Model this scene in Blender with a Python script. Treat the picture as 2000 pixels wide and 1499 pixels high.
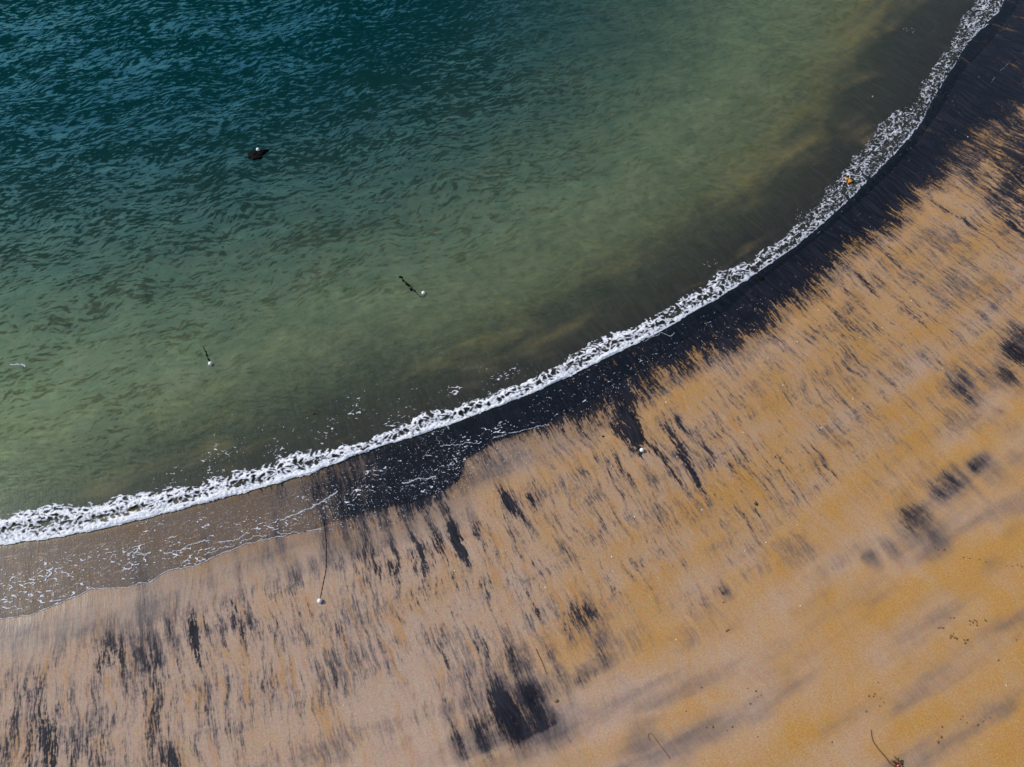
import bpy, math, random
import numpy as np
from mathutils import Vector

random.seed(7)
RNG = np.random.default_rng(11)
scene = bpy.context.scene
for o in list(bpy.data.objects):
    bpy.data.objects.remove(o)

# ------------------------------------------------------------------ camera
CAM_H = 60.0
TILT = math.radians(28.0)
HFOV = math.radians(66.0)
FPX = 1000.0 / math.tan(HFOV / 2)          # focal length in photo pixels
cam_d = bpy.data.cameras.new('camera')
cam = bpy.data.objects.new('camera', cam_d)
scene.collection.objects.link(cam)
cam.location = (0, 0, CAM_H)
cam.rotation_euler = (TILT, 0, 0)
cam_d.sensor_fit = 'HORIZONTAL'
cam_d.angle = HFOV
cam_d.clip_end = 9000
scene.camera = cam

# ------------------------------------------------------------------ sky and sun
SUN_EL = math.radians(41)
SUN_DIR = Vector((-0.96, 0.28, 0)).normalized() * math.cos(SUN_EL) + Vector((0, 0, math.sin(SUN_EL)))
w = bpy.data.worlds.new('World')
scene.world = w
w.use_nodes = True
nt = w.node_tree
sky = nt.nodes.new('ShaderNodeTexSky')
sky.sky_type = 'NISHITA'
sky.sun_disc = False
sky.sun_elevation = SUN_EL
sky.sun_rotation = math.atan2(SUN_DIR.x, SUN_DIR.y)
bg = nt.nodes['Background']
bg.inputs['Strength'].default_value = 0.13
nt.links.new(sky.outputs[0], bg.inputs['Color'])
sd = bpy.data.lights.new('sun', 'SUN')
sd.energy = 3.6
sd.angle = math.radians(0.6)
sd.color = (1.0, 0.95, 0.87)
so = bpy.data.objects.new('sun', sd)
scene.collection.objects.link(so)
so.rotation_euler = SUN_DIR.to_track_quat('Z', 'Y').to_euler()
so.location = (-60, 30, 80)

vs = scene.view_settings
vs.view_transform = 'Standard'
vs.look = 'None'
vs.exposure = 0.0
vs.gamma = 1.0
vs.use_curve_mapping = False
scene.cycles.use_adaptive_sampling = True
scene.cycles.adaptive_threshold = 0.03
scene.cycles.max_bounces = 4
scene.cycles.diffuse_bounces = 1
scene.cycles.glossy_bounces = 1
scene.cycles.transparent_max_bounces = 8
scene.cycles.caustics_reflective = False
scene.cycles.caustics_refractive = False

# ------------------------------------------------------------------ numeric helpers
def px(x, y, z=0.0):
    """point of the plane at height z that the photograph shows at pixel x, y"""
    dx = (np.asarray(x, float) - 1000.0) / FPX
    dy = (749.5 - np.asarray(y, float)) / FPX
    c, s = math.cos(TILT), math.sin(TILT)
    Y = dy * c + s
    Z = dy * s - c
    k = (CAM_H - z) / -Z
    return dx * k, Y * k

def mpp(x, y):
    """metres per photo pixel there"""
    dy = (749.5 - y) / FPX
    return CAM_H / (math.cos(TILT) - dy * math.sin(TILT)) / FPX

def hsh(ix, iy, seed):
    a = (ix.astype(np.int64) & 0xffffffff).astype(np.uint32)
    b = (iy.astype(np.int64) & 0xffffffff).astype(np.uint32)
    h = a * np.uint32(374761393) + b * np.uint32(668265263) + np.uint32((seed * 974711 + 12345) & 0xffffffff)
    h = (h ^ (h >> np.uint32(13))) * np.uint32(1274126177)
    h = h ^ (h >> np.uint32(16))
    return h.astype(np.float64) / 4294967296.0

def perlin(x, y, seed=0):
    ix = np.floor(x); iy = np.floor(y)
    fx = x - ix; fy = y - iy
    ux = fx * fx * fx * (fx * (fx * 6 - 15) + 10)
    uy = fy * fy * fy * (fy * (fy * 6 - 15) + 10)
    def g(ox, oy):
        a = hsh(ix + ox, iy + oy, seed) * (2 * math.pi)
        return np.cos(a) * (fx - ox) + np.sin(a) * (fy - oy)
    n0 = g(0, 0) * (1 - ux) + g(1, 0) * ux
    n1 = g(0, 1) * (1 - ux) + g(1, 1) * ux
    return (n0 * (1 - uy) + n1 * uy) * 1.45          # about -1..1

def fbm(x, y, seed=0, octv=4, gain=0.5):
    a = 1.0; t = 0; s = 0
    for i in range(octv):
        s = s + a * perlin(x * 2 ** i, y * 2 ** i, seed + i * 17)
        t += a; a *= gain
    return s / t

def sstep(a, b, x):
    t = np.clip((x - a) / (b - a), 0, 1)
    return t * t * (3 - 2 * t)

# ------------------------------------------------------------------ the bay in polar form: everything radiates from one centre
CX, CY = [float(v) for v in px(107, -893)]
RS = 130.0
def polar(X, Y):
    X = np.asarray(X, float) - CX; Y = np.asarray(Y, float) - CY
    return np.arctan2(X, -Y), np.hypot(X, Y)      # angle 0 = straight down the picture
def unpolar(phi, r):
    return CX + np.sin(phi) * r, CY - np.cos(phi) * r

def curve(pts, extend=True):
    p = np.array(pts, float)
    X, Y = px(p[:, 0], p[:, 1])
    if extend:
        a = np.array([X[0] - X[4], Y[0] - Y[4]]); a = a / np.hypot(*a); a = np.array([a[0], 0.35 * a[1]])
        b = np.array([X[-1] - X[-6], Y[-1] - Y[-6]]); b /= np.hypot(*b)
        t = np.array([4, 12, 40, 120, 400, 3000.])
        X = np.concatenate([(X[0] + a[0] * t)[::-1], X, X[-1] + b[0] * t])
        Y = np.concatenate([(Y[0] + a[1] * t)[::-1], Y, Y[-1] + b[1] * t])
    phi, r = polar(X, Y)
    o = np.argsort(phi)
    return phi[o], r[o]

FRONT_PX = [(-40,1072),(0,1066),(100,1053),(200,1035),(300,1010),(400,984),(500,957),(600,929),(660,905),(700,890),(760,868),(820,852),(860,836),(895,826),(940,808),(1000,785),(1040,770),(1100,742),(1160,713),(1220,684),(1280,655),(1320,633),(1340,619),(1400,586),(1440,560),(1500,520),(1540,493),(1580,461),(1620,427),(1660,390),(1700,349),(1740,309),(1780,266),(1800,240),(1815,207),(1840,165),(1865,127),(1885,92),(1905,70),(1925,48),(1950,25),(1962,0),(1985,-30)]
BACK_PX = [(-40,1012),(0,1008),(40,997),(100,986),(160,988),(240,968),(300,960),(380,945),(440,928),(520,908),(570,884),(600,882),(650,876),(700,868),(740,850),(800,824),(832,803),(877,800),(940,778),(1020,748),(1080,715),(1130,685),(1190,650),(1240,640),(1290,610),(1330,582),(1370,563),(1400,530),(1440,518),(1480,500),(1520,468),(1560,436),(1600,393),(1640,338),(1680,298),(1715,245),(1745,218),(1785,205),(1798,172),(1815,142),(1840,108),(1858,90),(1872,45),(1895,10),(1925,-15),(1960,-60)]
SWASH_PX = [(-40,1218),(0,1212),(60,1203),(120,1180),(180,1152),(240,1150),(290,1140),(330,1116),(380,1108),(430,1085),(480,1065),(520,1055),(600,1040),(660,1020),(720,1000),(800,985),(860,962),(896,940),(912,898),(960,868),(1010,850),(1060,832),(1120,800),(1180,765),(1240,730),(1300,690),(1360,650),(1420,606),(1470,560),(1530,515),(1590,470),(1650,420),(1710,365),(1770,305),(1830,225),(1880,140),(1940,75),(1985,15),(2010,-30)]
BLACK_PX = [(-40,1080),(250,1040),(450,1000),(560,1010),(620,1040),(660,1058),(700,1058),(750,1050),(800,1020),(850,1000),(893,992),(906,965),(908,915),(940,898),(1000,872),(1060,857),(1110,842),(1160,815),(1190,797),(1240,770),(1300,730),(1350,700),(1400,684),(1450,662),(1500,638),(1522,605),(1560,582),(1592,553),(1612,520),(1660,482),(1700,460),(1742,432),(1765,400),(1790,372),(1830,352),(1862,318),(1900,290),(1950,250),(2000,200),(2050,150)]
FC = curve(FRONT_PX); BC = curve(BACK_PX); SC = curve(SWASH_PX); KC = curve(BLACK_PX)
def front(phi): return np.interp(phi, *FC)
def back(phi): return np.interp(phi, *BC)
def swash(phi): return np.interp(phi, *SC)
def blackr(phi): return np.interp(phi, *KC)

PHI_L = float(polar(*px(0, 1066))[0]); PHI_R = float(polar(*px(1962, 0))[0])
def along(phi):                         # 0 at the left end of the shore, 1 at the top right
    return (phi - PHI_L) / (PHI_R - PHI_L)

def beach_z(phi, r):
    d = r - front(phi)
    u = np.clip(along(phi), -0.2, 1.2)
    m = 1.0 - 0.60 * sstep(0.25, 0.95, u)
    a = np.maximum(-d, 0)
    a = np.minimum(a, 260)
    sea = -(0.045 * a + 0.0020 * a * a * sstep(0, 30, a)) * m - 0.02 * sstep(0, 2, a)
    b = np.maximum(d, 0)
    land = 0.026 * b - 0.008 * np.maximum(b - 30, 0)
    land = np.minimum(land, 2.2 + 0.004 * b)
    return np.where(d < 0, sea, land)

def ground(x, y):
    """point of the beach seen at a pixel"""
    z = 0.0
    for _ in range(4):
        X, Y = px(x, y, z)
        ph, r = polar(X, Y)
        z = float(beach_z(ph, r))
    return float(X), float(Y), z

# ------------------------------------------------------------------ mesh helpers
COL = scene.collection
def mesh_np(name, V, F, mat=None, smooth=True):
    me = bpy.data.meshes.new(name)
    V = np.ascontiguousarray(V, dtype=np.float32); F = np.ascontiguousarray(F, dtype=np.int32)
    k = F.shape[1]
    me.vertices.add(len(V)); me.vertices.foreach_set('co', V.ravel())
    me.loops.add(F.size); me.loops.foreach_set('vertex_index', F.ravel())
    me.polygons.add(len(F))
    me.polygons.foreach_set('loop_start', np.arange(0, F.size, k, dtype=np.int32))
    me.polygons.foreach_set('loop_total', np.full(len(F), k, dtype=np.int32))
    if smooth:
        me.polygons.foreach_set('use_smooth', np.ones(len(F), dtype=bool))
    me.update(calc_edges=True)
    if mat: me.materials.append(mat)
    return me
def attr(me, name, val, vec=False):
    a = me.attributes.new(name, 'FLOAT_VECTOR' if vec else 'FLOAT', 'POINT')
    a.data.foreach_set('vector' if vec else 'value', np.ascontiguousarray(val, dtype=np.float32).ravel())
def link(name, me, parent=None):
    o = bpy.data.objects.new(name, me)
    COL.objects.link(o)
    if parent: o.parent = parent
    return o
def tag(o, label=None, cat=None, group=None, kind=None):
    if label: o['label'] = label
    if cat: o['category'] = cat
    if group: o['group'] = group
    if kind: o['kind'] = kind
    return o
def thing(name, loc, label, cat, group=None, rz=0):
    o = bpy.data.objects.new(name, None)
    o.empty_display_size = 0.2
    COL.objects.link(o)
    o.location = loc; o.rotation_euler = (0, 0, rz)
    return tag(o, label, cat, group)

# ------------------------------------------------------------------ node helpers
class NT:
    def __init__(s, name):
        s.m = bpy.data.materials.new(name); s.m.use_nodes = True
        s.t = s.m.node_tree; s.t.nodes.clear()
    def put(s, sock, v):
        if isinstance(v, bpy.types.NodeSocket): s.t.links.new(v, sock)
        elif v is not None: sock.default_value = v
    def n(s, typ, out=0, props=None, **ins):
        nd = s.t.nodes.new(typ)
        for k, v in (props or {}).items(): setattr(nd, k, v)
        for k, v in ins.items():
            key = int(k[1:]) if k[0] == 'i' and k[1:].isdigit() else k.replace('_', ' ')
            s.put(nd.inputs[key], v)
        return nd.outputs[out]
    def math(s, op, a, b=None, c=None, clamp=False):
        nd = s.t.nodes.new('ShaderNodeMath'); nd.operation = op; nd.use_clamp = clamp
        s.put(nd.inputs[0], a)
        if b is not None: s.put(nd.inputs[1], b)
        if c is not None: s.put(nd.inputs[2], c)
        return nd.outputs[0]
    def add(s, *v):
        r = v[0]
        for x in v[1:]: r = s.math('ADD', r, x)
        return r
    def mul(s, a, b): return s.math('MULTIPLY', a, b)
    def vm(s, op, a, b=None, sc=None):
        nd = s.t.nodes.new('ShaderNodeVectorMath'); nd.operation = op
        s.put(nd.inputs[0], a)
        if b is not None: s.put(nd.inputs[1], b)
        if sc is not None: s.put(nd.inputs['Scale'], sc)
        return nd.outputs['Value' if op in ('DOT_PRODUCT', 'LENGTH') else 'Vector']
    def step(s, x, lo, hi):
        nd = s.t.nodes.new('ShaderNodeMapRange'); nd.interpolation_type = 'SMOOTHSTEP'
        s.put(nd.inputs['Value'], x); s.put(nd.inputs['From Min'], lo); s.put(nd.inputs['From Max'], hi)
        return nd.outputs[0]
    def mapr(s, x, a, b, c, d):
        nd = s.t.nodes.new('ShaderNodeMapRange')
        for k, v in zip(('Value', 'From Min', 'From Max', 'To Min', 'To Max'), (x, a, b, c, d)): s.put(nd.inputs[k], v)
        return nd.outputs[0]
    def noise(s, vec, scale=1.0, detail=3.0, rough=0.55, dist=0.0, w=None, col=False):
        nd = s.t.nodes.new('ShaderNodeTexNoise')
        if w is not None:
            nd.noise_dimensions = '4D'; s.put(nd.inputs['W'], w)
        s.put(nd.inputs['Vector'], vec); s.put(nd.inputs['Scale'], scale); s.put(nd.inputs['Detail'], detail)
        s.put(nd.inputs['Roughness'], rough); s.put(nd.inputs['Distortion'], dist)
        return nd.outputs['Color' if col else 'Fac']
    def mix(s, f, a, b):
        nd = s.t.nodes.new('ShaderNodeMix'); nd.data_type = 'RGBA'
        s.put(nd.inputs[0], f); s.put(nd.inputs[6], a); s.put(nd.inputs[7], b)
        return nd.outputs[2]
    def attr(s, name, out='Fac'):
        nd = s.t.nodes.new('ShaderNodeAttribute'); nd.attribute_name = name
        return nd.outputs[out]
    def out(s, sh):
        o = s.t.nodes.new('ShaderNodeOutputMaterial'); s.t.links.new(sh, o.inputs['Surface']); return s.m

def rgb(r, g, b):
    f = lambda v: (v / 255 / 12.92) if v / 255 <= 0.04045 else ((v / 255 + 0.055) / 1.055) ** 2.4
    return (f(r), f(g), f(b), 1.0)

# ================================================================== SAND
def sand_material():
    N = NT('sand')
    P = N.attr('pol', 'Vector')            # metres along the shore, metres down the beach
    cov = N.attr('cov'); haze = N.attr('haze'); wet = N.attr('wet'); warm = N.attr('warm'); rill = N.attr('rill')
    warp = N.noise(P, 0.22, 2, 0.5, col=True)
    P2 = N.vm('ADD', P, N.vm('MULTIPLY', N.vm('SUBTRACT', warp, (0.5, 0.5, 0.5)), (1.3, 0.6, 0)))
    big = N.noise(N.vm('MULTIPLY', P2, (1 / 0.62, 1 / 8.0, 1)), 1, 3, 0.55)
    med = N.noise(N.vm('MULTIPLY', P2, (1 / 0.20, 1 / 3.4, 1)), 1, 3, 0.6)
    fin = N.noise(N.vm('MULTIPLY', P, (1 / 0.075, 1 / 1.0, 1)), 1, 3, 0.65)
    grain = N.noise(P, 11.0, 2, 0.7)
    grainc = N.noise(P, 9.0, 1, 0.6, col=True)
    soft = N.noise(N.vm('MULTIPLY', P2, (1 / 4.5, 1 / 2.2, 1)), 1, 4, 0.55)
    cen = lambda n, k: N.mul(N.math('SUBTRACT', n, 0.5), k)
    st = N.add(cen(big, 1.6), cen(med, 2.3), cen(fin, 2.3))
    speck = N.noise(N.vm('MULTIPLY', P, (1 / 0.13, 1 / 0.26, 1)), 1, 3, 0.7)
    st = N.add(st, cen(speck, 1.3))
    f = N.add(cov, N.mul(st, rill), cen(soft, 0.8), cen(grain, 0.35))
    black = N.step(f, N.attr('lo'), N.attr('hi'))
    # thin dusting of black grains over the tan sand, plus painted shade of the undulations
    hz = N.add(haze, N.mul(st, N.mapr(rill, 0.3, 1, 0.14, 0.95)), cen(soft, 1.6), cen(grain, 0.5))
    dust_shade = N.mul(N.step(hz, 0.12, 1.05), 0.80)
    orange = (0.41, 0.218, 0.064, 1); pale = (0.405, 0.285, 0.213, 1)
    tone = N.noise(N.vm('MULTIPLY', P2, (1 / 2.2, 1 / 6, 1)), 1, 4, 0.6)
    c = N.mix(N.math('ADD', warm, cen(tone, 1.6), clamp=True), pale, orange)
    c = N.mix(N.mul(N.step(N.noise(N.vm('MULTIPLY', P2, (1 / 0.42, 1 / 4, 1)), 1, 3, 0.6), 0.50, 0.70), N.mul(0.55, rill)), c, (0.40, 0.19, 0.04, 1))
    c = N.mix(N.mul(N.step(fin, 0.56, 0.70), N.mul(0.6, rill)), c, (0.55, 0.41, 0.30, 1))
    c = N.mix(dust_shade, c, (0.085, 0.076, 0.088, 1))
    c = N.mix(black, c, N.mix(N.step(med, 0.40, 0.70), (0.006, 0.007, 0.012, 1), (0.024, 0.024, 0.034, 1)))
    g = N.mapr(grain, 0.25, 0.75, 0.78, 1.22)
    c = N.vm('SCALE', c, sc=g)
    c = N.vm('MULTIPLY', c, N.vm('ADD', N.vm('SCALE', N.vm('SUBTRACT', grainc, (0.5, 0.5, 0.5)), sc=0.45), (1, 1, 1)))
    dark = N.mapr(wet, 0, 1, 1.0, 0.66)
    c = N.vm('SCALE', c, sc=dark)
    rough = N.mapr(wet, 0, 1, 0.85, 0.32)
    hgt = N.add(N.mul(med, 0.5), N.mul(fin, 0.35), N.mul(grain, 0.12))
    bump = N.n('ShaderNodeBump', Strength=N.mapr(rill, 0, 1, 0.25, 0.75), Distance=0.045, Height=hgt)
    sh = N.n('ShaderNodeBsdfPrincipled', Base_Color=c, Roughness=rough, Normal=bump, Specular_IOR_Level=N.mapr(wet, 0, 1, 0.15, 0.45), IOR=1.4)
    return N.out(sh)

def axis(lo, hi, step, far, grow=1.33):
    a = np.arange(lo, hi + step / 2, step)
    ext = []; st = step; p = hi
    while p < far:
        st *= grow; p += st; ext.append(p)
    ext = np.array(ext)
    return np.concatenate([(lo + hi) - ext[::-1], a, ext])

def grid_faces(nx, ny, keep=None):
    i = np.arange(nx - 1)[None, :]; j = np.arange(ny - 1)[:, None]
    a = j * nx + i
    F = np.stack([a, a + 1, a + 1 + nx, a + nx], -1).reshape(-1, 4)
    if keep is not None:
        k = keep.ravel()
        F = F[k[F].all(1)]
    return F
def compact(V, F, *arrs):
    used = np.unique(F)
    m = np.full(len(V), -1, np.int64); m[used] = np.arange(len(used))
    return (V[used], m[F]) + tuple(a[used] for a in arrs)

# black sand patches: photo x, y, length, width, strength, edge softness  (lengths run down the beach)
PATCH = [
 (640,1035,130,16,.85,0),(676,1045,130,18,.95,0),(716,1045,140,20,1.0,0),(756,1040,150,22,1.0,0),(800,1025,150,24,1.05,0),(838,1015,160,24,1.1,0),(872,1005,160,24,1.15,0),
 (1985,320,260,150,1.05,.05),(1915,330,150,90,.95,0),(1990,440,110,60,.85,0),
 (378,1232,100,17,1.15,0),(402,1212,60,10,.9,0),(428,1210,80,22,1.05,0),(436,1250,46,12,1.1,0),(474,1232,60,12,1.05,0),(486,1205,110,14,.95,0),(455,1190,70,30,.75,0),
 (212,1275,80,34,.85,0),(236,1272,70,14,.95,0),(272,1268,80,24,1.0,0),(284,1300,60,18,1.1,0),(306,1270,70,18,.95,0),(330,1225,50,12,.85,0),(196,1300,60,12,.85,0),
 (290,1390,230,26,.75,0),(300,1330,90,14,.85,0),(318,1440,190,20,.72,0),
 (80,1400,170,36,.75,0),(60,1470,110,30,.85,0),(98,1460,120,34,.95,0),(20,1440,150,30,.7,0),(140,1470,110,26,.75,0),(80,1330,70,22,.72,0),(28,1390,120,10,.7,0),(200,1470,80,60,.6,0),(330,1490,60,50,.8,0),
 (884,1035,120,24,1.3,0),(905,1075,60,10,1.15,0),(852,1045,90,22,.95,0),(820,1070,60,16,1.0,0),(806,1095,50,14,.95,0),(765,1112,60,15,.85,0),(738,1115,50,15,.8,0),(700,1115,40,14,.7,0),
 (985,972,60,17,.95,0),(1000,990,40,12,.95,0),(1036,975,56,12,.95,0),(930,1022,46,14,.85,0),(1020,1010,40,8,.8,0),(955,1035,30,8,.8,0),
 (1222,815,90,46,1.15,0),(1236,850,80,36,1.2,0),(1250,885,30,10,1.1,0),(1205,845,70,22,.9,0),
 (1286,882,60,20,.85,0),(1318,862,110,17,.95,0),(1340,905,80,14,1.0,0),(1362,940,60,12,.95,0),(1330,830,60,12,.8,0),(1210,910,70,14,.85,0),(1230,930,50,12,.85,0),(1322,935,70,11,.9,0),(1300,905,60,9,.85,0),(1395,915,60,10,.8,0),(1385,880,70,9,.75,0),
 (1450,800,80,14,.62,0),(1410,830,80,14,.65,0),(1540,760,80,12,.55,0),(1690,550,50,9,.85,0),(1705,570,40,8,.85,0),(1670,585,60,16,.7,0),(1715,545,40,8,.85,0),
 (1030,1360,60,90,.95,.2),(1000,1400,130,80,.92,.15),(1050,1400,110,50,.85,.2),(945,1440,120,50,.8,.1),(1075,1430,80,60,.72,.3),(960,1380,60,16,.9,0),(895,1450,110,24,.7,.1),(1110,1460,60,60,.5,.4),(920,1340,80,12,.75,0),
 (1140,1205,50,42,1.0,.1),(1165,1240,110,26,.75,.1),(1108,1228,60,17,.9,0),(1180,1290,70,30,.6,.2),(1145,1322,24,44,.85,.2),(1090,1310,90,20,.65,.1),(1000,1290,80,26,.75,.1),(1030,1290,60,20,.7,.1),(950,1270,40,14,.75,0),(930,1265,30,10,.75,0),
 (1048,1195,50,8,.9,0),(1030,1160,60,8,.8,0),(890,1140,40,9,.75,0),(920,1160,80,9,.7,0),(665,1235,60,14,.75,0),(590,1330,40,12,.65,0),(655,1330,50,14,.6,0),(860,1350,90,12,.7,0),(870,1290,80,9,.6,0),
 (1988,690,60,40,1.2,.1),(1970,735,50,40,1.05,.1),(1998,660,60,40,1.0,.1),(1918,735,44,12,.7,.1),(1880,765,50,26,.8,.15),(1845,800,40,30,.65,.3),(1885,745,40,12,.75,.1),
 (1912,905,28,40,1.0,.25),(1935,920,50,40,.55,.3),(1850,940,60,40,.8,.2),(1880,930,80,12,.75,.1),(1830,960,60,30,.7,.2),
 (1790,1020,70,60,.9,.15),(1765,1000,40,26,.75,.15),(1820,1045,40,24,.8,.15),(1700,1090,32,22,.75,.2),(1740,1070,40,22,.6,.2),
 (1412,1155,26,22,.8,.3),(1378,1178,26,26,.75,.3),(1350,1195,26,34,.6,.3),(1540,1060,26,60,.35,.4),
 (640,1070,60,26,.85,.1),(660,1095,60,30,.8,0),(700,1075,60,40,.85,0),(612,1110,40,16,.8,0),(575,1120,50,16,.7,.1),(545,1050,90,10,.72,.1),(470,1140,100,10,.7,.1),(415,1150,120,14,.65,.2),(280,1190,110,24,.7,.25),(305,1190,70,14,.6,.2),(345,1180,90,10,.6,.2),
 (1900,330,120,40,.8,0),(1940,370,120,40,.8,0),(1980,395,100,50,.85,0),(1870,280,120,50,.95,0),(1960,300,120,60,.75,0),(1990,170,90,80,.95,.1),(1950,260,200,140,1.0,.05),(1990,390,130,100,.92,.0),(1930,120,190,150,1.3,.1),(1990,60,190,150,1.3,.1),(1870,250,120,90,1.2,.05),(1830,400,60,16,.7,0),(1880,430,60,10,.75,0),(1985,480,40,16,.5,.1),
]
# under the water
SEAPATCH = [(60,930,90,150,.75),(170,890,60,120,.55),(330,880,60,120,.5),(560,790,120,130,.7),(680,740,120,130,.75),(760,800,80,120,.6),(620,860,60,120,.6),(830,700,80,120,.5),(1040,640,90,130,.55),(1000,700,60,80,.5),(1180,560,80,120,.4),(1350,490,110,100,.7),(1300,545,60,80,.6),(1420,440,60,80,.5),(1690,185,110,90,.75),(1620,260,80,80,.45),(1760,110,100,90,.75),(1820,30,120,90,.8),(1560,340,60,80,.4),(940,560,60,60,.2),(240,760,60,60,.25),(1520,430,50,90,.55),(1480,265,30,30,.3)]
# soft grey on the upper beach: drifts of black grains and painted undulation shade
DRIFT_SHADE = [(1560,1090,30,110,.55),(1440,1130,30,120,.5),(1340,1170,30,110,.5),(1600,1160,60,120,.35),(1820,1000,90,130,.5),(1680,1190,70,140,.5),(1500,1300,70,160,.5),(1400,1420,60,130,.6),(1250,1440,60,80,.6),(1330,1480,50,80,.6),(1180,1380,60,60,.4),(1720,1250,26,130,.4),(1620,1290,22,110,.4),(1560,1340,26,110,.5),(1940,1100,26,70,.5),(1980,1040,30,60,.5),(1900,1180,24,120,.35),(1960,1390,30,70,.5),(1870,1450,40,90,.3),(1240,1250,60,90,.45),(1330,1240,50,80,.4),(660,1460,90,90,.55),(760,1440,80,70,.5),(560,1400,120,70,.4),(1940,560,60,70,.5),(1860,600,60,80,.5),(1800,470,70,90,.45),(1760,640,60,100,.3),(1700,720,50,100,.35),(1600,900,50,110,.35),(1500,960,50,100,.3),(1700,960,80,110,.3),(1960,820,60,60,.6),(1900,850,50,90,.5),(1990,900,50,60,.5),(1960,500,60,60,.5),(1720,540,80,60,.3),(1800,760,40,90,.35),(1560,1250,26,120,.45),(1660,1390,40,110,.35),(1490,1390,30,110,.45)]

def build_beach():
    xs = axis(-63, 63, 0.17, 2500)
    ys = axis(-5, 86, 0.17, 2500)
    X, Y = np.meshgrid(xs, ys)
    shp = X.shape
    X = X.ravel(); Y = Y.ravel()
    phi, r = polar(X, Y)
    S = phi * RS
    d = r - front(phi)
    u = along(phi)
    Z = beach_z(phi, r)
    n = len(X)
    inf = sstep(0, 20, 120 - np.abs(X)) * sstep(0, 20, 140 - np.abs(Y - 40))
    # gentle relief: shore-parallel undulations on the upper beach, rills near the water
    und = perlin(S / 9.0 + 3, r / 2.4 + 0.25 * perlin(S / 14, r / 14, 5), 21)
    Z = Z + 0.05 * und * sstep(6, 22, d) + 0.018 * fbm(S / 0.9, r / 4.5, 9, 3) * sstep(0.5, 4, d) * (1 - sstep(22, 32, d)) * inf
    Z = Z + 0.04 * fbm(S / 1.5, r / 3.0, 31, 2) * sstep(2, 12, -d) * inf
    swd = r - swash(phi)
    # ---- fields
    cov = np.zeros(n); lo = np.full(n, 0.52); hi = np.full(n, 1.22); haze = np.zeros(n)
    rill = np.ones(n)
    kd = r - blackr(phi) - 0.7 + 0.7 * perlin(S / 1.3, r / 9, 41)
    # belt of black sand between the foam and the tan beach, fading out at the left
    ub = u + 0.02 * perlin(S / 1.1, r / 9, 43)
    belt_on = 0.45 * sstep(0.06, 0.20, ub) + 0.55 * sstep(0.14, 0.33, ub)
    wid = 0.5 + 0.5 * sstep(0.28, 0.36, u)
    belt = (1 - sstep(-3.2, 2.6, kd)) * sstep(-3.5, -0.6, d) * belt_on
    cov = np.maximum(cov, (1.5 + 0.4 * sstep(0.5, 0.75, u)) * belt); hi = hi - 0.22 * belt * sstep(0.26, 0.34, u)
    softbelt = np.exp(-((kd - 0.4) / 1.2) ** 2) * belt_on
    haze = np.maximum(haze, 0.55 * softbelt)
    # dark stain under the swash left of the belt
    cov = np.maximum(cov, 0.42 * sstep(0.12, 0.26, u) * (1 - sstep(0.3, 0.34, u)) * (1 - sstep(-0.5, 1.5, swd)) * sstep(-1, 0.5, d))
    px_w = lambda x, y: mpp(x, y)
    for (x, y, L, W, s, e) in PATCH:
        gx, gy, gz = ground(x, y)
        pp, pr = polar(gx, gy)
        k = px_w(x, y)
        ds = (phi - pp) * pr / (W * k * 0.62); dr = (r - pr) / (L * k * 0.62)
        sel = (np.abs(ds) < 2.8) & (np.abs(dr) < 2.8)
        q = np.sqrt(ds[sel] ** 2 + dr[sel] ** 2)
        s = s * (1.06 if e == 0 else 1.25)
        v = s * (1 - sstep(0.15, 1.8 if e else 1.55, q))
        cov[sel] = np.maximum(cov[sel], v)
        sharp = (1 - sstep(0.9, 1.9, q)) * (1 - 2.2 * e) * min(1, max(0, (s - 0.8) / 0.3))
        hi[sel] = np.minimum(hi[sel], 1.22 - 0.36 * np.clip(sharp, 0, 1))
        if e: hi[sel] = np.maximum(hi[sel], 1.22 + (0.35 + e) * (1 - sstep(1.2, 2.6, q)))
        haze[sel] = np.maximum(haze[sel], 0.85 * min(s, 1.0) * (1 - sstep(0.2, 2.7 if e else 2.1, q)))
    for (x, y, L, W, s) in SEAPATCH:
        gx, gy = px(x, y)
        pp, pr = polar(gx, gy); k = px_w(x, y)
        q = np.sqrt(((phi - pp) * pr / (W * k * 1.25)) ** 2 + ((r - pr) / (L * k * 1.1)) ** 2)
        cov = np.maximum(cov, s * 1.0 * (1 - sstep(0.1, 1.6, q)))
    for (x, y, L, W, s) in DRIFT_SHADE:
        gx, gy, gz = ground(x, y)
        pp, pr = polar(gx, gy); k = px_w(x, y)
        q = np.sqrt(((phi - pp) * pr / (W * k * .7)) ** 2 + ((r - pr) / (L * k * .7)) ** 2)
        haze = np.maximum(haze, 0.85 * s * (1 - sstep(0.2, 1.6, q)))
    # streaky zone of the mid beach
    band = sstep(0.2, 2.5, np.minimum(kd, swd + 1)) * (1 - sstep(14, 27, d))
    haze = np.maximum(haze, (0.31 + 0.26 * perlin(S / 5, r / 8, 51)) * band)
    cov = np.maximum(cov, (0.22 + 0.20 * perlin(S / 3.2, r / 7, 52)) * band)
    low = sstep(0.0, 0.35, 0.35 - u) * band
    haze = np.maximum(haze, 0.50 * low)
    cov = np.maximum(cov, 0.36 * low)
    rill = 0.30 + 0.70 * (1 - sstep(15, 27, d))
    rill = rill * sstep(-2.0, 0.4, d) + 0.16 * (1 - sstep(-2.0, 0.4, d))
    sea = sstep(0.0, 3, -d)
    hi = hi + 0.12 * sea; lo = lo - 0.30 * sea; near = np.exp(-((d + 3.5) / 6.0) ** 2)
    smoke = fbm(S / 9 + 0.6 * perlin(S / 4, r / 4, 71), r / 4.0, 88, 4)
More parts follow.
